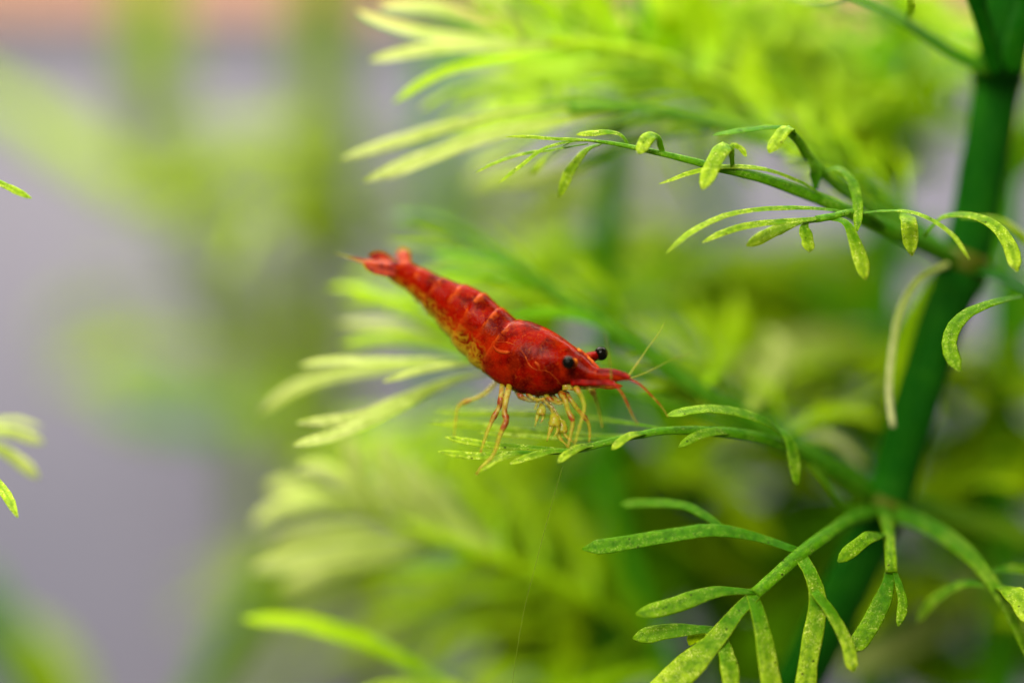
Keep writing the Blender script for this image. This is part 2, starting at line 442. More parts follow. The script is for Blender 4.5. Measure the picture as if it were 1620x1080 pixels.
B2 = strap('frond', main, [(1524, 412, 15), (1450, 372, 12), (1385, 335, 10), (1325, 296, 7), (1284, 255, 4), (1262, 222, 2), (1246, 206, 1)], 26, mat='rachis', prof=prof_taper(1.1, .7), rings=24, th=.7)
leaflets(B2, [
    ([(1268, 232), (1246, 204), (1215, 202), (1170, 207), (1127, 214)], 11, 1, 2, dict(mat='rachis')),
    ([(1256, 212), (1248, 202), (1236, 212), (1217, 242)], 24, 0, -2),
    ([(1290, 300), (1290, 270), (1278, 250)], 24, 4, 3, dict(mat='rachis')),
    ([(1300, 275), (1325, 266), (1348, 288), (1357, 325), (1356, 366)], 17, 5, 0, dict(mat='leafd')),
], 'leaf')
Cc = strap('frond', main, [(1400, 362, 6), (1375, 340, 3), (1345, 336, 1), (1318, 342, 0), (1290, 347, 0)], 16, mat='rachis', prof=prof_taper(1, .8), rings=14, th=.7)
leaflets(Cc, [
    ([(1360, 338), (1290, 330), (1215, 330), (1150, 340), (1095, 366), (1054, 400)], 13, 1, -3),
    ([(1330, 340), (1270, 348), (1200, 354), (1150, 366), (1111, 384)], 15, 0, -2),
    ([(1300, 348), (1262, 352), (1220, 368), (1181, 388)], 21, 0, 2),
    ([(1280, 346), (1273, 358), (1277, 378), (1281, 399)], 22, 0, -1),
    ([(1312, 345), (1338, 352), (1352, 382), (1362, 412), (1369, 443)], 26, 0, -2),
    ([(1352, 338), (1420, 333), (1466, 344), (1508, 373), (1534, 410)], 10, 1, -3),
    ([(1430, 335), (1438, 350), (1440, 376), (1443, 405)], 27, 0, 1),
    ([(1462, 374), (1490, 344), (1530, 340), (1570, 354), (1596, 385), (1609, 430)], 22, 4, -2, dict(prof=prof_blade(.35, .12, .8))),
    ([(1520, 344), (1570, 346), (1605, 362), (1640, 395)], 18, 5, 8),
], 'leaf')
H = strap('frond', main, [(1528, 418, 14), (1590, 440, 8), (1625, 460, 4), (1660, 472, 0)], 34, mat='stem', prof=prof_taper(1, .6), rings=12)
leaflets(H, [([(1630, 466), (1580, 476), (1530, 496), (1504, 528), (1504, 558), (1519, 587)], 24, 2, -2, dict(mat='leafd', prof=prof_blade(.35, .12, .75)))])
strap('root', main, [(1500, 418), (1455, 440), (1424, 490), (1411, 560), (1407, 625), (1413, 676)], 12, 9, 7, 'pale', prof_taper(.7, .9), 20, th=1)
strap('root', main, [(1505, 420), (1470, 450), (1445, 520), (1430, 600), (1415, 690)], 40, 16, 18, 'lime', prof_blade(.4, .3, .5), 20, th=.6)

# lower node: the leaf the shrimp stands on
F = strap('frond', main, [(1398, 796, 14), (1330, 752, 10), (1270, 718, 7), (1210, 695, 4), (1150, 684, 2), (1080, 680, 1), (1030, 684, .5), (970, 697, 0), (915, 711, 0), (860, 716, 0)], 28, mat='rachis', prof=prof_taper(1.25, .28), rings=40, th=.75)
leaflets(F, [
    ([(900, 712), (850, 708), (790, 705), (745, 699), (704, 691)], 14, 0, 1),
    ([(865, 716), (810, 716), (755, 721), (693, 714)], 15, 0, -1),
    ([(850, 716), (815, 716), (786, 726), (758, 745)], 16, 0, -2),
    ([(905, 712), (870, 714), (838, 722), (806, 733)], 15, 0, -1),
    ([(950, 702), (920, 706), (900, 716), (883, 731)], 17, 0, -2),
    ([(1030, 684), (1005, 686), (987, 694), (968, 711)], 16, 0, -2),
    ([(1060, 684), (960, 690), (850, 684), (755, 673), (678, 668)], 14, 3, 5),
    ([(1075, 682), (960, 664), (850, 653), (760, 651), (686, 648)], 13, 4, 8),
    ([(1000, 690), (920, 694), (830, 690), (760, 684)], 9, 2, 3),
    ([(1260, 716), (1222, 674), (1180, 655), (1130, 646), (1090, 649), (1054, 658)], 23, 4, -1, dict(mat='leafd', prof=prof_blade(.7, .1))),
    ([(1222, 674), (1245, 690), (1256, 725), (1261, 768)], 20, 4, 3, dict(mat='leafd')),
    ([(1180, 688), (1140, 682), (1105, 688), (1074, 707)], 18, 2, 0, dict(mat='leafd')),
], 'leaf')
strap('frond', main, [(1398, 800, 13), (1340, 804, 10), (1308, 765, 8), (1275, 722, 7)], 18, mat='rachis', prof=prof_taper(1, .8), rings=12)

# lower node: the hanging leaf at the bottom, sharp
E = strap('frond', main, [(1394, 806, 12), (1345, 822, 7), (1305, 848, 3), (1266, 876, 1), (1225, 912, 0), (1195, 938, -1)], 25, mat='rachis', prof=prof_taper(1.1, .85), rings=24, th=.6)
leaflets(E, [
    ([(1266, 872), (1200, 850), (1130, 838), (1040, 850), (980, 860), (921, 868)], 26, 2, 1, dict(mat='rachis', prof=prof_blade(.55, .1, .6))),
    ([(1150, 842), (1120, 818), (1085, 800), (1040, 795), (980, 797)], 16, 3, 6, dict(mat='rachis', prof=prof_blade(.8, .1))),
    ([(1195, 935), (1130, 936), (1065, 957), (1006, 971)], 29, -1, -2, dict(mat='leafd')),
    ([(1200, 934), (1165, 970), (1138, 1004), (1110, 1034), (1060, 1080), (1030, 1110)], 52, -1, -2, dict(prof=prof_blade(.42, .1, .9))),
    ([(1148, 996), (1100, 995), (1050, 999), (1001, 1009)], 27, -1, 0, dict(mat='leafd')),
    ([(1136, 1002), (1148, 1030), (1156, 1065), (1158, 1120)], 30, -1, -3, dict(prof=prof_blade(.8, .1))),
    ([(1190, 938), (1202, 980), (1214, 1040), (1226, 1120)], 34, -1, -3, dict(prof=prof_blade(.65, .1))),
    ([(1264, 876), (1282, 906), (1294, 948), (1287, 1000), (1278, 1050), (1272, 1120)], 33, 0, -2, dict(prof=prof_blade(.65, .08))),
    ([(1288, 935), (1312, 965), (1338, 1012), (1351, 1062)], 23, -1, -3, dict(prof=prof_blade(.7, .12))),
    ([(1156, 978), (1140, 1000), (1118, 1012), (1100, 1004), (1090, 1020)], 22, 0, 0, dict(mat='lime')),
], 'leaf')
G = strap('frond', main, [(1398, 806, 11), (1404, 828, 7), (1408, 862, 3), (1410, 905, 1)], 20, mat='leafd', prof=prof_taper(1.1, .9), rings=14, th=.6)
leaflets(G, [
    ([(1408, 846), (1378, 848), (1352, 866), (1326, 888)], 24, 2, -1),
    ([(1410, 895), (1400, 940), (1378, 985), (1349, 1030)], 31, 1, -1, dict(prof=prof_blade(.6, .14))),
    ([(1411, 890), (1422, 925), (1428, 955), (1421, 990)], 16, 1, -1),
], 'leafd')
K = strap('frond', main, [(1410, 808, 12), (1480, 838, 9), (1540, 884, 6), (1585, 945, 4), (1615, 1005, 3), (1650, 1080, 2)], 32, mat='leafd', prof=prof_taper(1.2, .5), rings=24, th=.5)
leaflets(K, [
    ([(1585, 935), (1530, 922), (1480, 946), (1450, 985)], 18, 5, 8),
    ([(1575, 925), (1600, 935), (1618, 955), (1628, 985)], 34, 2, -2, dict(mat='leaf')),
    ([(1560, 905), (1610, 900), (1650, 915)], 20, 6, 8),
], 'leafd')
K2 = strap('frond', main, [(1410, 800, 16), (1480, 806, 20), (1560, 830, 24), (1640, 850, 26)], 46, mat='leafd', prof=prof_taper(1, .8), rings=12, th=.5)
auto_frond('frond', main, px([(1405, 795), (1480, 770), (1560, 720), (1660, 690)], 18, 40), .0012, 6, .010, 'lime', seed=31)

# middle node: leaf passing behind, its fingers showing upper left of the shrimp
U = strap('frond', main, [(1520, 408, 16), (1400, 330, 18), (1290, 262, 16), (1150, 200, 13), (1020, 172, 11), (900, 172, 10)], 26, mat='rachis', prof=prof_taper(1.1, .6), rings=26, th=.6)
leaflets(U, [
    ([(930, 172), (840, 172), (740, 192), (640, 220), (540, 251)], 23, 10, 10),
    ([(960, 176), (860, 190), (760, 215), (660, 252), (577, 287)], 23, 10, 9),
    ([(980, 178), (880, 196), (790, 214), (690, 248), (610, 284)], 23, 9, 9),
    ([(1060, 186), (980, 168), (900, 160), (800, 180)], 20, 12, 10, dict(mat='leafd')),
    ([(1150, 205), (1060, 190), (1000, 196), (930, 215)], 24, 13, 14, dict(mat='leafd')),
    ([(1010, 178), (930, 210), (850, 250), (760, 300)], 26, 14, 22, dict(mat='lime')),
    ([(1060, 195), (960, 235), (880, 270), (790, 290)], 34, 16, 24, dict(mat='yellow')),
    ([(1000, 172), (900, 190), (820, 225), (740, 258)], 26, 14, 18, dict(mat='lime')),
    ([(1130, 205), (1040, 215), (960, 240), (900, 262)], 28, 15, 16, dict(mat='rachis')),
    ([(1200, 225), (1140, 190), (1080, 200), (1020, 190)], 24, 18, 20, dict(mat='lime')),
    ([(1230, 235), (1210, 180), (1190, 120), (1190, 60)], 30, 20, 26, dict(mat='lime')),
], 'yellow')
# lower node: leaf passing behind the shrimp
R = strap('frond', main, [(1398, 792, 16), (1280, 715, 14), (1130, 632, 12), (1050, 578, 12), (975, 525, 12), (895, 475, 13), (810, 415, 15), (735, 368, 18), (650, 340, 20)], 30, mat='rachis', prof=prof_taper(1.25, .5), rings=36, th=.7)
leaflets(R, [
    ([(1000, 545), (930, 505), (870, 494), (800, 500)], 20, 12, 11),
    ([(880, 462), (800, 440), (720, 432), (690, 432)], 16, 13, 15),
    ([(850, 445), (780, 410), (720, 405), (680, 400)], 16, 14, 16),
    ([(900, 480), (830, 470), (760, 450), (700, 455)], 16, 13, 15, dict(mat='lime')),
    ([(760, 385), (700, 350), (650, 342), (620, 345)], 14, 22, 24),
    ([(1090, 605), (1020, 590), (940, 560), (900, 560)], 20, 12, 15, dict(mat='leafd')),
    ([(1110, 618), (1150, 560), (1170, 500), (1160, 460)], 30, 20, 30, dict(mat='lime')),
    ([(1180, 655), (1220, 600), (1240, 550), (1210, 520)], 34, 20, 30, dict(mat='yellow')),
    ([(1240, 690), (1290, 660), (1340, 650), (1400, 670)], 24, 20, 22, dict(mat='lime')),
    ([(1250, 700), (1290, 690), (1330, 700), (1370, 740)], 20, 18, 20, dict(mat='yellow')),
], 'green')
R2 = strap('frond', main, [(1397, 796, 14), (1260, 720, 14), (1120, 660, 12), (980, 615, 11), (860, 585, 10), (760, 575, 10), (690, 575, 10)], 18, mat='rachis', prof=prof_taper(1.2, .5), rings=30, th=.7)
leaflets(R2, [
    ([(760, 575), (680, 570), (590, 572), (530, 570), (474, 577)], 20, 10, 10),
    ([(740, 578), (640, 582), (550, 590), (470, 612), (410, 652)], 25, 12, 17),
    ([(800, 585), (720, 600), (640, 630), (560, 660), (470, 669)], 21, 9, 7),
    ([(720, 602), (640, 640), (580, 668), (520, 690), (464, 704)], 22, 8, 6),
    ([(780, 578), (720, 576), (660, 588), (606, 604)], 13, 7, 6),
    ([(820, 585), (740, 540), (640, 490), (560, 455), (518, 455)], 22, 12, 18, dict(mat='lime')),
    ([(780, 578), (700, 530), (620, 480), (540, 478)], 22, 13, 20, dict(mat='lime')),
    ([(790, 580), (700, 545), (620, 515), (535, 510)], 22, 13, 18),
    ([(760, 575), (690, 545), (610, 535), (540, 545)], 22, 13, 16, dict(mat='lime')),
], 'yellow')

# ---- the plant behind, upper middle
rndp = random.Random(9)
pb = thing('feathery_plant', 'out of focus lime plant behind the shrimp, its feathery leaves filling the top centre', 'plant', P(965, 1160, 42))
strap('stem', pb, [(1040, -60), (1010, 80), (975, 240), (962, 400), (960, 600), (970, 900), (965, 1160)], 46, 42, 42, 'stem2', lambda t: 1, 30, (0, -1, 0), 1, 14)
U2 = strap('frond', pb, [(1010, 100, 36), (1090, 160, 30), (1120, 140, 22), (1060, 95, 16), (960, 72, 13), (870, 65, 12)], 24, mat='lime', prof=prof_taper(1.2, .6), rings=24, th=.6)
leaflets(U2, [
    ([(880, 66), (780, 66), (680, 55), (600, 35), (566, 18)], 30, 12, 13),
    ([(800, 62), (740, 30), (680, 12), (600, 12)], 28, 13, 15),
    ([(830, 62), (800, 20), (760, -10), (700, -30)], 26, 12, 13),
    ([(900, 70), (880, 30), (850, 0), (800, -30)], 28, 13, 14, dict(mat='lime')),
    ([(910, 74), (800, 74), (690, 76), (585, 96)], 27, 12, 11),
    ([(950, 80), (850, 92), (740, 104), (680, 124), (622, 162)], 26, 11, 10, dict(mat='lime')),
    ([(1000, 85), (960, 30), (940, -10), (930, -40)], 40, 16, 18, dict(mat='lime')),
    ([(1070, 110), (1010, 90), (960, 100), (900, 120)], 40, 18, 22, dict(mat='lime')),
    ([(1060, 100), (1060, 40), (1040, 0), (1030, -40)], 40, 20, 22, dict(mat='lime')),
    ([(1100, 130), (1130, 70), (1120, 20), (1090, -30)], 40, 24, 26, dict(mat='lime')),
], 'yellow')
for k, (a, b, c) in enumerate([((1010, 100), (1110, 60), (1230, -10)), ((1000, 110), (900, 60), (780, -40)), ((985, 130), (1060, 60), (1100, -40)),
                               ((960, 480), (1080, 470), (1230, 500)), ((960, 500), (860, 450), (760, 470)), ((960, 520), (1060, 440), (1180, 430)),
                               ((965, 800), (880, 740), (800, 760)), ((965, 790), (1060, 740), (1150, 760)), ((966, 820), (900, 800), (840, 840)), ((966, 820), (1040, 830), (1120, 880)), ((966, 830), (900, 870), (860, 960))]):
    auto_frond('frond', pb, px([a, b, c], 42, 42 + rndp.uniform(-6, 18)), .0011, 8, .0095, 'lime', seed=100 + k, nrm=(0, -.5, 1), lw=.13)

def soft(plant, rows):
    for pts, wd, d0, d1, mt in rows:
        strap('leaf_blade', plant, pts, wd, d0, d1, mt, prof_blade(.5, .25, .5), 14, th=.2)
soft(pb, [
    ([(1010, 100), (1060, 60), (1120, 80), (1190, 130)], 60, 42, 48, 'lime'), ([(1000, 120), (960, 60), (930, 10), (900, -40)], 75, 42, 38, 'lime'),
    ([(980, 150), (1030, 90), (1080, 20), (1100, -40)], 75, 42, 36, 'lime'), ([(990, 140), (920, 130), (840, 150), (740, 160)], 50, 42, 34, 'lime'),
    ([(985, 180), (1040, 150), (1110, 150), (1180, 190)], 60, 42, 36, 'lime'), ([(985, 180), (930, 190), (860, 180), (720, 210)], 50, 42, 30, 'lime'),
    ([(966, 290), (900, 290), (820, 262), (740, 290)], 40, 42, 34, 'yellow'), ([(962, 420), (900, 390), (840, 430), (825, 520)], 64, 42, 40, 'lime'),
    ([(962, 430), (900, 470), (860, 540), (850, 600)], 64, 42, 46, 'lime'), ([(962, 500), (1050, 440), (1150, 440), (1260, 480)], 80, 44, 52, 'green'),
    ([(962, 520), (1060, 500), (1180, 520), (1300, 570)], 76, 44, 46, 'lime'), ([(962, 560), (1060, 560), (1180, 590), (1320, 640)], 64, 44, 40, 'yellow'),
    ([(965, 620), (1020, 640), (1080, 700), (1100, 780)], 76, 44, 44, 'green'), ([(965, 640), (900, 660), (850, 700), (820, 760)], 76, 44, 46, 'lime'),
    ([(966, 700), (920, 760), (880, 840), (860, 920)], 80, 44, 46, 'green'), ([(966, 760), (1000, 830), (1030, 900), (1040, 1000)], 90, 44, 50, 'green'),
    ([(966, 800), (960, 900), (980, 1000), (1000, 1100)], 90, 44, 46, 'green'), ([(966, 850), (930, 950), (910, 1040), (900, 1120)], 70, 44, 48, 'green'),
    ([(966, 660), (1000, 720), (1010, 800), (990, 880)], 90, 48, 56, 'lime'), ([(966, 760), (1040, 780), (1080, 860), (1090, 960)], 150, 50, 66, 'green'), ([(966, 980), (1020, 1000), (1060, 1060), (1080, 1120)], 150, 50, 66, 'green'), ([(966, 640), (1040, 620), (1120, 650), (1180, 700)], 120, 50, 70, 'lime'),
    ([(1000, 120), (1090, 130), (1180, 160), (1280, 130)], 120, 50, 60, 'lime'), ([(1005, 90), (1080, 40), (1170, 30), (1260, 60)], 130, 50, 60, 'lime'), ([(1000, 130), (920, 100), (850, 110), (780, 60)], 110, 50, 60, 'lime'), ([(966, 420), (1000, 380), (1060, 380), (1100, 420)], 90, 50, 60, 'far'),
    ([(966, 420), (900, 440), (860, 470), (820, 560)], 120, 50, 62, 'lime'), ([(966, 740), (900, 780), (840, 860), (830, 960)], 150, 50, 64, 'green'), ([(966, 860), (900, 940), (880, 1040), (890, 1120)], 150, 50, 64, 'green'),
    ([(966, 700), (880, 700), (800, 720), (720, 700)], 90, 48, 60, 'lime'), ([(966, 900), (900, 900), (830, 960), (780, 1060)], 110, 48, 62, 'lime'), ([(966, 300), (900, 330), (840, 380), (800, 420)], 80, 48, 62, 'far'),
    ([(966, 560), (930, 600), (900, 640), (860, 660)], 70, 46, 50, 'lime'),
])

def fine(plant, paths, L, lw, n, mat, seed, nrm=(0, -.6, 1), w=.0009):
    for k, (pts, d0, d1) in enumerate(paths):
        auto_frond('frond', plant, px(pts, d0, d1), w, n, L, mat, 'rachis', seed + k, nrm, True, .2, True, lw, .2, 9, 6)
fine(pb, [([(1010, 110), (980, 90), (900, 30), (820, -20)], 38, 18), ([(1010, 110), (1060, 110), (1000, 60), (940, -10)], 36, 20), ([(1010, 110), (1100, 110), (1130, 60), (1150, -10)], 38, 26),
          ([(990, 150), (930, 150), (860, 140), (780, 150)], 38, 17), ([(1000, 130), (1080, 150), (1180, 110), (1250, 20)], 38, 30), ([(990, 150), (1060, 190), (1120, 200), (1200, 190)], 38, 28)], .0085, .085, 8, 'lime', 300)
fine(main, [([(1522, 410), (1400, 320), (1250, 220), (1100, 160), (960, 120)], 15, 18), ([(1522, 410), (1400, 300), (1300, 200), (1230, 100), (1200, 10)], 16, 30),
            ([(1398, 790), (1260, 690), (1120, 600), (960, 500), (800, 420), (700, 380)], 16, 20), ([(1398, 790), (1280, 700), (1180, 620), (1080, 520), (1000, 450)], 18, 34)], .0075, .075, 11, 'lime', 320)
fine(pb, [([(962, 560), (880, 540), (760, 500), (650, 470)], 40, 26), ([(964, 600), (880, 660), (780, 680), (680, 720)], 40, 34)], .008, .085, 9, 'lime', 340)

# ---- bright blurred plant, lower left of the shrimp
pl = thing('feathery_plant', 'blurred pale yellow-green plant spreading below and left of the shrimp', 'plant', P(1080, 1180, 34))
strap('stem', pl, [(960, 760), (990, 880), (1030, 1000), (1080, 1180)], 50, 40, 34, 'stem2', prof_taper(.6, 1), 16, (0, -1, 0), 1, 12)
L1 = strap('frond', pl, [(1035, 1020, 36), (950, 960, 24), (850, 905, 22), (740, 865, 21), (640, 830, 21), (560, 780, 21)], 26, mat='lime', prof=prof_taper(1.1, .6), rings=26, th=.6)
leaflets(L1, [
    ([(580, 790), (500, 790), (440, 800), (398, 830)], 32, 21, 23),
    ([(610, 815), (570, 760), (560, 720), (545, 690)], 32, 21, 21),
    ([(660, 835), (630, 780), (610, 730), (600, 690)], 28, 21, 24),
    ([(640, 830), (590, 800), (520, 745), (470, 740)], 32, 20, 19),
    ([(720, 858), (700, 800), (660, 760), (640, 720)], 28, 22, 26),
    ([(690, 850), (600, 862), (500, 880), (400, 900)], 34, 21, 22),
    ([(660, 840), (580, 838), (480, 845), (420, 870)], 28, 23, 27),
    ([(780, 880), (700, 900), (600, 905), (500, 925)], 28, 22, 27, dict(mat='lime')),
    ([(800, 885), (780, 820), (740, 770), (720, 740)], 26, 24, 31, dict(mat='lime')),
    ([(860, 912), (850, 850), (820, 800), (800, 770)], 26, 26, 35, dict(mat='lime')),
    ([(870, 915), (800, 930), (720, 930), (640, 940)], 26, 23, 29, dict(mat='lime')),
    ([(600, 800), (540, 800), (460, 770), (420, 770)], 28, 22, 24),
    ([(700, 850), (640, 800), (580, 770), (540, 760)], 32, 23, 27),
    ([(760, 870), (720, 830), (660, 790), (600, 780)], 32, 24, 29),
    ([(820, 895), (760, 860), (700, 800), (690, 760)], 32, 25, 31),
    ([(700, 855), (620, 880), (540, 890), (440, 930)], 36, 24, 28),
    ([(940, 955), (930, 890), (900, 830), (890, 790)], 26, 27, 35, dict(mat='lime')),
], 'yellow')
L2 = strap('frond', pl, [(1045, 1060, 26), (960, 1080, 23), (860, 1110, 21), (760, 1110, 19), (700, 1080, 18)], 28, mat='lime', prof=prof_taper(1.1, .7), rings=16, th=.6)
leaflets(L2, [
    ([(740, 1100), (660, 1055), (580, 1015), (480, 985), (385, 978)], 36, 18, 16),
    ([(800, 1110), (720, 1100), (640, 1090), (560, 1100)], 34, 19, 17),
], 'lime')
fine(pl, [([(1035, 1020), (900, 900), (780, 820), (660, 760)], 36, 40), ([(1035, 1020), (900, 960), (780, 960), (660, 950)], 36, 40)], .010, .09, 10, 'lime', 400)
L3 = strap('frond', pl, [(1030, 1000, 36), (980, 940, 34), (930, 860, 34), (860, 790, 36), (780, 740, 40), (690, 710, 44)], 30, mat='lime', prof=prof_taper(1.1, .6), rings=16, th=.6)
auto_frond('frond', pl, px([(1025, 990), (900, 850), (760, 740), (600, 690)], 38, 56), .0013, 9, .012, 'lime', seed=71, nrm=(0, -.6, 1), lw=.14)
auto_frond('frond', pl, px([(1030, 1000), (900, 1000), (800, 960), (660, 980)], 38, 60), .0013, 8, .012, 'far', seed=72, nrm=(0, -.6, 1), lw=.14)
auto_frond('frond', pl, px([(1030, 1000), (960, 1050), (900, 1060), (820, 1140)], 34, 30), .0013, 6, .009, 'lime', seed=73, nrm=(0, -.6, 1), lw=.14)

# ---- further stems behind, right half
r1 = whorl_plant('feathery_plant', 'bright lime plant blurred behind the gap between the upper leaf and the dark stem', [P(1420, -120, 46), P(1405, 200, 46), P(1400, 520, 46), P(1390, 1200, 46)], .0026, [.22, .62], 7, .019, .0085, 5, 'lime', lw=.16, n=7)
soft(r1, [
    ([(1408, 210), (1360, 150), (1310, 160), (1270, 235)], 100, 46, 42, 'lime'), ([(1408, 200), (1455, 140), (1450, 90), (1425, 60)], 60, 46, 40, 'lime'),
    ([(1408, 220), (1380, 250), (1330, 270), (1280, 250)], 80, 46, 44, 'lime'), ([(1408, 200), (1400, 150), (1380, 120), (1340, 100)], 80, 46, 50, 'lime'),
    ([(1404, 330), (1420, 290), (1400, 240), (1380, 200)], 50, 46, 44, 'lime'), ([(1400, 520), (1330, 480), (1250, 450), (1150, 430)], 76, 46, 50, 'green'),
    ([(1400, 540), (1330, 540), (1250, 560), (1190, 610)], 70, 46, 40, 'yellow'), ([(1396, 700), (1320, 640), (1240, 620), (1180, 640)], 60, 46, 40, 'lime'),
    ([(1394, 860), (1320, 840), (1240, 860), (1160, 920)], 70, 46, 50, 'green'), ([(1394, 870), (1330, 920), (1250, 960), (1180, 1060)], 80, 46, 50, 'green'),
])
soft(r1, [
    ([(1400, 520), (1340, 420), (1260, 400), (1180, 470)], 90, 46, 60, 'lime'), ([(1400, 560), (1320, 600), (1240, 560), (1160, 520)], 100, 46, 60, 'lime'),
    ([(1396, 700), (1330, 720), (1250, 740), (1180, 700)], 80, 46, 60, 'lime'), ([(1394, 820), (1300, 800), (1200, 820), (1100, 860)], 110, 46, 64, 'green'),
    ([(1394, 900), (1320, 980), (1240, 1000), (1120, 980)], 110, 46, 64, 'green'), ([(1392, 950), (1400, 1020), (1440, 1060), (1500, 1080)], 80, 46, 54, 'lime'),
    ([(1408, 100), (1340, 60), (1260, 60), (1200, 20)], 90, 46, 56, 'lime'), ([(1410, 60), (1460, 20), (1500, -20)], 80, 46, 50, 'far'),
])
soft(r1, [
    ([(1408, 250), (1350, 200), (1310, 140), (1330, 90)], 150, 48, 52, 'lime'), ([(1408, 230), (1430, 180), (1470, 160), (1500, 190)], 110, 48, 54, 'lime'),
    ([(1406, 280), (1340, 270), (1290, 230), (1240, 240)], 120, 48, 56, 'lime'), ([(1404, 300), (1440, 260), (1480, 250), (1500, 270)], 70, 48, 56, 'lime'),
    ([(1400, 500), (1300, 500), (1200, 460), (1080, 470)], 130, 50, 66, 'lime'), ([(1398, 600), (1300, 560), (1180, 580), (1060, 560)], 130, 50, 70, 'lime'),
    ([(1394, 880), (1280, 900), (1180, 900), (1080, 960)], 150, 52, 72, 'green'), ([(1392, 1000), (1300, 1040), (1200, 1060), (1100, 1040)], 150, 52, 72, 'green'),
    ([(1396, 760), (1300, 800), (1220, 860), (1180, 930)], 110, 52, 68, 'green'), ([(1392, 1040), (1440, 1010), (1500, 1040), (1560, 1090)], 90, 50, 60, 'green'),
])
r2 = whorl_plant('feathery_plant', 'blurred green plant at the right edge behind the dark stem', [P(1590, -120, 40), P(1592, 300, 40), P(1585, 700, 40), P(1580, 1200, 40)], .0028, [.30, .60, .86], 6, .018, .0085, 6, 'lime', lw=.14)
soft(r2, [
    ([(1590, 650), (1540, 700), (1500, 760), (1440, 790)], 76, 40, 34, 'lime'), ([(1590, 650), (1620, 720), (1640, 800)], 90, 40, 40, 'lime'),
    ([(1588, 700), (1550, 790), (1500, 850), (1470, 880)], 64, 40, 44, 'green'), ([(1585, 860), (1530, 950), (1450, 1000), (1330, 1060)], 56, 42, 34, 'yellow'),
    ([(1585, 900), (1610, 990), (1570, 1060), (1480, 1090)], 76, 40, 46, 'green'), ([(1588, 560), (1620, 500), (1640, 440)], 60, 40, 44, 'green'),
    ([(1586, 800), (1610, 860), (1640, 900)], 80, 40, 44, 'green'), ([(1592, 300), (1620, 250), (1640, 180)], 60, 40, 44, 'lime'),
])
soft(r2, [
    ([(1590, 400), (1540, 420), (1480, 470), (1420, 560)], 60, 40, 50, 'lime'), ([(1588, 480), (1620, 560), (1640, 640)], 100, 40, 50, 'lime'), ([(1588, 660), (1560, 740), (1500, 800), (1440, 820)], 120, 44, 60, 'lime'), ([(1586, 780), (1620, 820), (1650, 900)], 130, 44, 60, 'green'), ([(1586, 960), (1620, 1000), (1650, 1060)], 120, 44, 60, 'green'),
    ([(1586, 760), (1540, 860), (1560, 960), (1600, 1060)], 100, 40, 56, 'lime'), ([(1588, 640), (1540, 660), (1500, 720)], 70, 40, 50, 'lime'),
])
whorl_plant('feathery_plant', 'dim green plant far behind the shrimp, half hidden by nearer leaves', [P(1130, -120, 80), P(1135, 500, 80), P(1120, 1250, 80)], .003, [.18, .46, .78], 7, .028, .011, 7, 'green', lw=.16)
whorl_plant('feathery_plant', 'soft green plant far behind the bottom right leaf', [P(1480, 500, 70), P(1490, 900, 70), P(1500, 1300, 70)], .003, [.35, .7], 7, .024, .011, 8, 'green', lw=.16)
whorl_plant('feathery_plant', 'dim olive plant far behind the red tail', [P(690, -160, 100), P(700, 500, 100), P(690, 1250, 100)], .0035, [.10, .42, .80], 7, .028, .012, 12, 'far', lw=.16)

# ---- far left, very soft
q1 = whorl_plant('background_plant', 'very soft olive upright stem plant at top left, far in the background', [P(235, -150, 125), P(240, 200, 125), P(330, 400, 150), P(400, 600, 150), P(430, 1250, 150)], .0065, [.58], 3, .022, .012, 21, 'far', 'far', lw=.16)
soft(q1, [([(405, 650), (330, 660), (250, 645), (170, 620)], 60, 115, 105, 'green'), ([(240, 230), (330, 222), (420, 214), (490, 220)], 60, 125, 110, 'far'), ([(250, 280), (330, 370), (400, 470), (440, 560)], 70, 125, 130, 'far'),
          ([(400, 620), (330, 650), (240, 650), (150, 620)], 70, 125, 115, 'far'), ([(400, 600), (300, 570), (200, 560), (90, 600)], 60, 125, 125, 'far'),
          ([(405, 640), (440, 660), (480, 690)], 90, 120, 110, 'far'), ([(238, 200), (260, 120), (240, 40), (250, -40)], 80, 125, 130, 'far')])
q2 = whorl_plant('background_plant', 'very soft dark green upright stem left of the shrimp tail', [P(510, -150, 120), P(508, 200, 120), P(510, 600, 120), P(560, 880, 120), P(600, 1180, 120)], .0070, [.36], 3, .020, .012, 22, 'far', 'far', lw=.10)
soft(q2, [([(505, 300), (540, 240), (530, 180)], 60, 115, 110, 'far'), ([(500, 620), (440, 640), (420, 700)], 80, 115, 110, 'lime')])
bl = thing('background_plant', 'huge soft yellow-green leaf blade at the upper left edge', 'plant', P(-60, 130, 105))
strap('leaf_blade', bl, [(-80, 120), (20, 170), (110, 230), (215, 300)], 75, 105, 105, 'far', prof_blade(.7, .3), 14)
cs = thing('background_plant', 'soft dark green stem slanting at the bottom edge, left of the bright fan', 'plant', P(270, 1200, 70))
strap('stem', cs, [(440, 905), (400, 960), (350, 1030), (270, 1200)], 56, 70, 70, 'leafd', prof_taper(.8, 1), 10, (0, -1, 0), 1, 10)
strap('leaf_blade', cs, [(425, 925), (440, 880), (480, 850)], 40, 70, 66, 'far', prof_blade(.6, .3), 10)
cn = thing('background_plant', 'soft green plant rising at the bottom left corner', 'plant', P(-20, 1250, 90))
strap('stem', cn, [(-60, 920), (0, 1010), (60, 1090), (90, 1250)], 110, 90, 90, 'leafd', prof_taper(.7, 1), 10, (0, -1, 0), 1, 10)
strap('frond', cn, [(-20, 1000), (60, 1020), (110, 1090), (130, 1200)], 70, 90, 85, 'far', prof_taper(1, .8), 10)

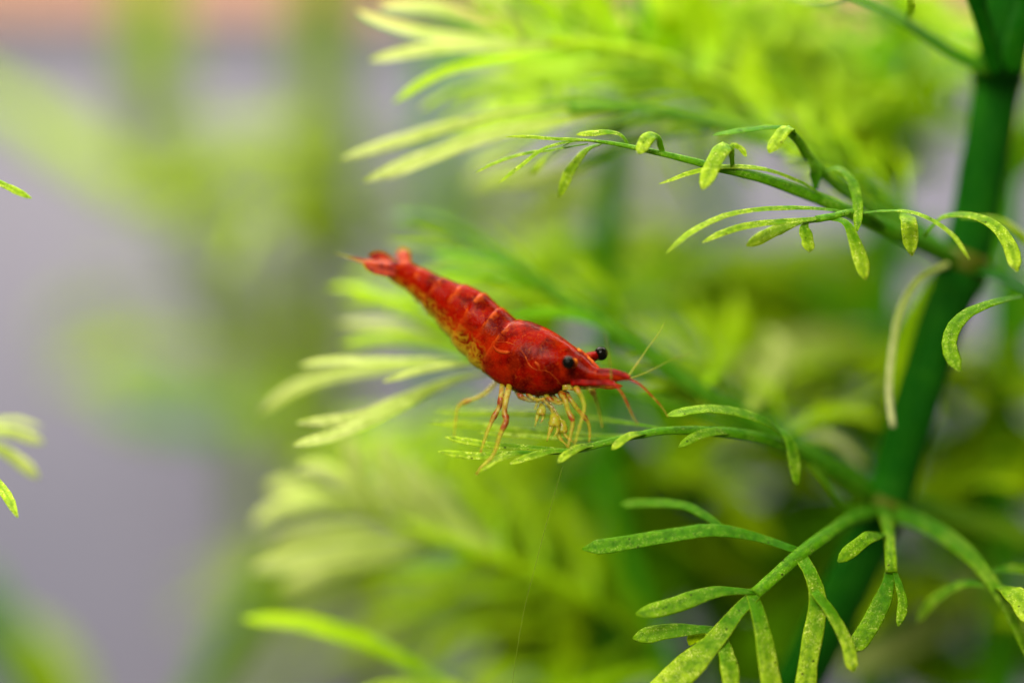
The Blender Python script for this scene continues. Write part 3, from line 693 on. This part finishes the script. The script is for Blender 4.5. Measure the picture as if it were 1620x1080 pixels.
# ---- plant reaching in from the left edge
le = thing('stem_plant', 'plant outside the left edge of which only a few leaf tips reach in', 'plant', P(-330, 1200, 6))
strap('stem', le, [(-330, -100), (-335, 300), (-320, 700), (-330, 1200)], 60, 6, 6, 'stem', lambda t: 1, 16, (0, -1, 0), 1, 14)
f1 = strap('frond', le, [(-332, 320), (-220, 260), (-120, 255), (-40, 275)], 16, 6, 1, 'rachis', prof_taper(1.2, .6), 14)
leaflets(f1, [([(-60, 272), (-20, 282), (15, 297), (50, 314)], 12, 0, -2)])
f2 = strap('frond', le, [(-324, 700), (-220, 650), (-120, 660), (-40, 690)], 16, 6, 8, 'rachis', prof_taper(1.2, .6), 14)
leaflets(f2, [
    ([(-60, 690), (-20, 682), (20, 684), (70, 700)], 20, 9, 12),
    ([(-60, 690), (-20, 700), (20, 722), (62, 756)], 20, 9, 11),
    ([(-70, 690), (-20, 672), (20, 664), (66, 676)], 14, 10, 15),
    ([(-60, 700), (-30, 740), (5, 775), (28, 818)], 19, 4, -2, dict(mat='leaf')),
], 'yellow')

# ------------------------------------------------------------------ the shrimp
shr = thing('shrimp', 'small red shrimp with black stalked eyes standing on a feathery leaf tip', 'shrimp', P(850, 716, 0))
ST = [  # dorsal, ventral, depth, half width mm
    ((612, 411), (604, 434), 5.6, .45), ((626, 412), (616, 441), 5.3, .62), ((645, 414), (632, 452), 5.0, .80), ((666, 423), (650, 464), 4.7, .98),
    ((690, 434), (668, 482), 4.3, 1.15), ((713, 444), (685, 501), 3.9, 1.32), ((738, 452), (705, 524), 3.5, 1.50), ((762, 462), (723, 547), 3.1, 1.66),
    ((784, 479), (742, 567), 2.7, 1.78), ((803, 495), (757, 581), 2.3, 1.88), ((821, 507), (772, 592), 1.9, 2.0), ((843, 511), (792, 608), 1.4, 2.12),
    ((866, 519), (820, 621), .9, 2.15), ((888, 532), (852, 626), .4, 2.05), ((905, 545), (880, 622), 0, 1.8), ((917, 555), (897, 611), -.4, 1.5),
    ((927, 563), (909, 607), -.8, 1.2), ((934, 571), (920, 606), -1.1, .95), ((943, 580), (932, 607), -1.4, .75), ((955, 583), (947, 607), -1.7, .6), ((970, 586), (963, 606), -2.0, .48), ((984, 591), (979, 603), -2.25, .32), ((996, 597), (994, 601), -2.45, .10)]
SEGB = [1.6, 3.1, 4.5, 5.8, 7.1, 8.5, 10.0]
def body():
    nS = len(ST) - 1; RN, SD_ = 190, 56
    dor = catmull([P(*s[0], s[2] ) for s in ST], 400); ven = catmull([P(*s[1], s[2]) for s in ST], 400)
    def lerp_st(s):
        i = min(nS - 1, int(s)); f = s - i
        def cr(vals):
            a = vals[max(0, i - 1)]; b = vals[i]; c = vals[i + 1]; d = vals[min(nS, i + 2)]
            return .5 * (2 * b + (c - a) * f + (2 * a - 5 * b + 4 * c - d) * f * f + (3 * b - a - 3 * c + d) * f ** 3)
        return cr(DV), cr(VV), cr(HW)
    DV = [P(*s[0], s[2]) for s in ST]; VV = [P(*s[1], s[2]) for s in ST]; HW = [s[3] * .001 for s in ST]
    mb = MB()
    for i in range(RN):
        s = nS * i / (RN - 1)
        a, b, hw = lerp_st(s); c = (a + b) / 2; up = (a - b); hh = up.length / 2; up.normalize()
        a2, b2, _ = lerp_st(min(nS, s + .4)); a1, b1, _ = lerp_st(max(0, s - .4))
        T = ((a2 + b2) - (a1 + b1)).normalized(); up = (up - T * up.dot(T) * .0)
        W = T.cross(up).normalized()
        if W.y > 0: W = -W
        for j in range(SD_):
            ph = 2 * math.pi * j / SD_; cp = math.cos(ph); v = (1 - cp) / 2
            se = s + .55 * v ** 1.3
            fr = 1.0; fac = 1.0
            for q, bnd in enumerate(SEGB):
                nxt = SEGB[q + 1] if q + 1 < len(SEGB) else 14.
                if bnd <= se < nxt:
                    fr = (se - bnd) / (nxt - bnd) if q + 1 < len(SEGB) else (se - bnd) / 2.2
                    e = ss(0, .07, fr); amp = .06 if q + 1 < len(SEGB) else .055
                    fac = 1 + amp * e * (1 - min(1, fr)) ** 1.3 - .02 * (1 - e)
            # scalloped side plates on the abdomen
            if se < SEGB[-1] and .62 < v: fac *= 1 + .05 * math.sin(fr * math.pi) * ss(.62, .9, v)
            # gill cover bulge
            if se > 10: fac *= 1 + .035 * math.exp(-((v - .62) / .22) ** 2) * math.exp(-((se - 11.9) / 1.5) ** 2)
            sx = math.copysign(abs(math.sin(ph)) ** .88, math.sin(ph))
            zz = cp * hh * fac
            p = c + up * zz + W * (sx * hw * fac * (1 - .10 * v))
            nz = noise.noise(p * 900) * .00003
            p += (p - c).normalized() * nz
            mb.v.append(p); mb.a.append((s / nS, v, max(0, min(1, fr)), 1))
    for i in range(RN - 1):
        for j in range(SD_):
            k = (j + 1) % SD_
            mb.f.append((i * SD_ + j, i * SD_ + k, (i + 1) * SD_ + k, (i + 1) * SD_ + j))
    mb.f.append(tuple(reversed(range(SD_)))); mb.f.append(tuple((RN - 1) * SD_ + j for j in range(SD_)))
    return mb.build('body', M['shell'], shr)
bd = body()
bpy.context.view_layer.update()

def tube(name, parent, pts, width, d0=0, d1=None, mat='limb', a=1.0, b=.5, rings=20, joints=()):
    path = catmull(px(pts, d0, d1), rings)
    prof = lambda t: (a + (b - a) * t) * (1 + sum(.35 * math.exp(-((t - j) / .035) ** 2) for j in joints))
    yf = (lambda t: min(1, sum(math.exp(-((t - j) / .07) ** 2) for j in joints) + .25 * (1 - t))) if joints else (lambda t: 1 - .8 * t)
    mb = MB(); mb.sweep(path, wpx(path[0], width), (.3, -1, .2), 1, 8, prof, random.random(), 0.02, 0, yf)
    return mb.build(name, M[mat], parent)

def on_shell(name, pts, width, mat):
    org = WORLD[bd.name]; eye = camo.location - org; path = []
    for p in catmull([P(*q, 0) for q in pts], 30):
        ok, hit, nn, _ = bd.ray_cast(eye, (p - org - eye).normalized())
        if ok: path.append(hit + org + nn * .00001)
    mb = MB(); mb.sweep(path, width * MPP, (0, -1, 0), .5, 6, lambda t: .35 + .65 * math.sin(math.pi * t), 0, .15)
    return mb.build(name, M[mat], shr)
on_shell('shell_seam', [(778, 541), (800, 541), (818, 548), (830, 562), (838, 578), (850, 585), (866, 587), (880, 599), (889, 611)], 1.7, 'seam')
on_shell('shell_mark', [(780, 547), (787, 554), (796, 557), (807, 557)], 7, 'seam')
on_shell('shell_mark', [(846, 572), (852, 578), (854, 586)], 5, 'seam')

# eyes on stalks
es = tube('eye_stalk', shr, [(918, 573), (932, 566), (944, 562)], 19, .4, 1.1, 'redpart', 1.15, .8, 10)
mb = MB(); mb.ball(P(951, 559, 1.2), .00056); mb.build('eye', M['eye'], es, P(951, 559, 1.2))
es = tube('eye_stalk', shr, [(912, 575), (905, 574), (900, 573)], 18, -1.2, -2.4, 'orange', .9, 1.0, 10)
mb = MB(); mb.ball(P(899, 573, -2.7), .00051); mb.build('eye', M['eye'], es, P(899, 573, -2.7))
# rostrum, antenna bases and scales
strap('rostrum', shr, [(912, 556), (928, 567), (942, 578), (955, 589)], 15, -.5, -1.6, 'orange', lambda t: 1 - .85 * t, 14, (0, -1, 0), .35)
strap('antennule_base', shr, [(945, 589), (968, 590), (984, 593), (997, 598)], 15, -1.9, -2.7, 'redpart', lambda t: 1 - .55 * t ** 2.2, 18, (0, -1, .3), .7)
strap('antennal_scale', shr, [(903, 603), (925, 601), (945, 602), (962, 604), (975, 609)], 18, -1.4, -2.7, 'redpart', lambda t: .85 + .3 * math.sin(t * 3) - .65 * t ** 3, 18, (0, -1, .4), .3)
strap('antennal_scale', shr, [(912, 606), (940, 608), (965, 611), (985, 610)], 12, .2, -.8, 'orange', prof_blade(.8, .4), 14, (0, -1, .4), .3)
strap('mouthpart', shr, [(890, 612), (915, 613), (938, 611), (958, 611)], 11, -.6, -.8, 'limbc', prof_taper(1, .4), 12, (0, -1, 0), .6)
# whiskers
tube('antenna', shr, [(967, 600), (966, 582), (963, 560), (957, 526)], 3.0, -2.8, -4.5, 'whiskp', 1, .4)
tube('antenna', shr, [(993, 596), (1008, 575), (1025, 550), (1040, 530), (1052, 510)], 3.0, -2.3, -1, 'whiskp', 1, .35)
tube('antenna', shr, [(994, 599), (1012, 608), (1032, 627), (1048, 645), (1057, 660)], 4.0, -2.4, -2, 'whisk', 1, .35)
tube('antenna', shr, [(970, 605), (984, 622), (994, 642), (1002, 660), (1010, 672)], 4.4, -2.8, -3.2, 'whisk', 1, .25)
tube('antenna', shr, [(990, 601), (1025, 588), (1060, 570), (1100, 556)], 2.2, 1, 4, 'whiskp', 1, .3)
# legs
for pts, wd, d0, d1, mt, jn in [
    ([(796, 600), (793, 625), (790, 643), (779, 664), (769, 688), (760, 716)], 9, .0, -1.0, 'limb', (.38, .56)),
    ([(808, 604), (801, 630), (798, 652), (801, 665), (791, 688), (781, 718), (764, 736), (753, 750)], 9.5, -.8, -2.0, 'limb', (.42, .50)),
    ([(790, 600), (764, 624), (728, 640), (721, 662), (718, 700)], 8, 3, 3.6, 'limbc', (.5,)),
    ([(880, 612), (893, 630), (899, 650), (906, 666), (902, 690), (898, 708)], 10, -.6, -1.6, 'limb', (.25, .6)),
    ([(885, 612), (901, 630), (916, 650), (930, 667), (933, 684), (932, 699)], 9, -.2, -.6, 'limb', (.25, .65)),
    ([(905, 602), (913, 616), (921, 630), (924, 646), (917, 674), (909, 703)], 8.5, -1.4, -2.2, 'limbc', (.28,)),
    ([(920, 604), (935, 616), (943, 633), (948, 652), (953, 676)], 9, 2.2, 2.8, 'limbc', (.4,)),
    ([(905, 604), (912, 618), (919, 628)], 8, -1.6, -1.8, 'limb', ()),
    ([(815, 608), (822, 625), (836, 632), (852, 634), (856, 642)], 10, .6, .8, 'limb', (.5,)),
    ([(845, 618), (862, 634), (872, 646), (875, 662)], 9, .4, .2, 'limbc', (.5,)),
    ([(865, 618), (880, 632), (890, 636)], 12, .2, 0, 'limb', ()),
    ([(868, 640), (884, 660), (892, 680)], 8, .8, .6, 'limbc', ()),
    ([(830, 612), (838, 626), (850, 632), (862, 630)], 9, .2, -.2, 'limb', (.5,)),
    ([(858, 616), (868, 630), (884, 638), (896, 634)], 9, -.4, -.6, 'limb', (.6,)),
    ([(848, 618), (850, 634), (846, 648)], 8, .6, .4, 'limbc', ()),
    ([(900, 606), (914, 612), (930, 612), (944, 616)], 6, -.8, -.6, 'limbc', ()),
]:
    pts = [(*pts[0], d0 + 1.6)] + pts[1:]
    tube('leg', shr, pts, wd * 1.2, d0, d1, mt, 1, .42, 30, jn)
# small feeding claws
for (x0, y0), (x1, y1), (x2, y2), d in [((856, 638), (855, 652), (847, 675), .7), ((873, 655), (877, 670), (866, 698), .1), ((884, 664), (890, 680), (899, 706), .5)]:
    mb = MB(); k = (y2 - y1) / 26
    for pts, wd, pf in [([(x0, y0), ((x0 + x1) / 2 + 2, (y0 + y1) / 2), (x1, y1 + 4)], 17 * k, lambda t: .45 + .55 * math.sin(min(1, t * 1.1) * 2.0)),
                        ([(x1 - 3 * k, y1), (x1 - 6 * k, y1 + 10 * k), (x2 - 1, y2)], 9 * k, lambda t: 1.0 - .9 * t ** 1.5),
                        ([(x1 + 3 * k, y1), (x1 + 5 * k, y1 + 9 * k), (x2 + 9 * k, y2 - 6 * k)], 8 * k, lambda t: 1.0 - .9 * t ** 1.5)]:
        pth = catmull(px(pts, d, d - .3), 10); mb.sweep(pth, wpx(pth[0], wd), (0, -1, 0), .6, 10, pf, 0, .1, 0, lambda t: .8 * t)
    mb.build('claw', M['claw'], shr)
# swimmerets under the abdomen
for k, (x, y) in enumerate([(664, 470), (682, 490), (702, 512), (722, 536), (744, 558)]):
    strap('swimmeret', shr, [(x + 6, y - 12), (x - 1, y + 2), (x - 5, y + 9)], 16, 4.6 - k * .5, 4.6 - k * .5, 'claw', prof_blade(.8, .4), 8, (0, -1, 0), .35)
# tail fan
tf = strap('telson', shr, [(632, 424), (606, 416), (580, 414), (554, 408)], 24, 4.8, 5.2, 'tail', lambda t: 1 - .80 * t, 16, (0, -.6, 1), .4)
strap('tail_blade', shr, [(628, 432), (608, 428), (592, 424), (576, 418)], 20, 4.4, 4.8, 'tail', prof_blade(.7, .5), 14, (0, -1, .3), .2)
strap('tail_blade', shr, [(628, 422), (612, 412), (600, 406), (584, 404)], 19, 5.2, 6.0, 'tail', prof_blade(.7, .5), 14, (0, -1, .3), .2)
strap('tail_blade', shr, [(640, 420), (640, 412), (638, 402), (636, 393)], 24, 6.2, 8.0, 'tail', prof_blade(.75, .5), 14, (0, -1, .1), .25)
tube('tail_bristle', shr, [(558, 409), (545, 405), (529, 401)], 4, 5.2, 5.6, 'whiskp', 1, .3, 8)
# fine bristles on the head
mb = MB()
for k in range(26):
    x = 912 + 20 * random.random(); y = 552 + (x - 912) * .62 + random.uniform(-1, 2)
    p0 = P(x, y, random.uniform(-1, 0)); p1 = p0 + Vector((random.uniform(-.1, .25), random.uniform(-.1, .1), random.uniform(.1, .32))) * .001
    mb.sweep([p0, (p0 + p1) / 2, p1], .00005, (0, -1, 0), 1, 4, prof_taper(1, .4))
br = mb.build('head_bristles', M['orange'], shr); br['kind'] = 'stuff'

# ------------------------------------------------------------------ hair-fine thread
th = tube('thread', None, [(890, 738), (872, 800), (848, 890), (826, 980), (806, 1110)], 1.1, 0, 1, 'thread', 1, .9, 24)
th['label'] = 'hair-fine pale thread hanging below the shrimp from the leaf'; th['category'] = 'thread'
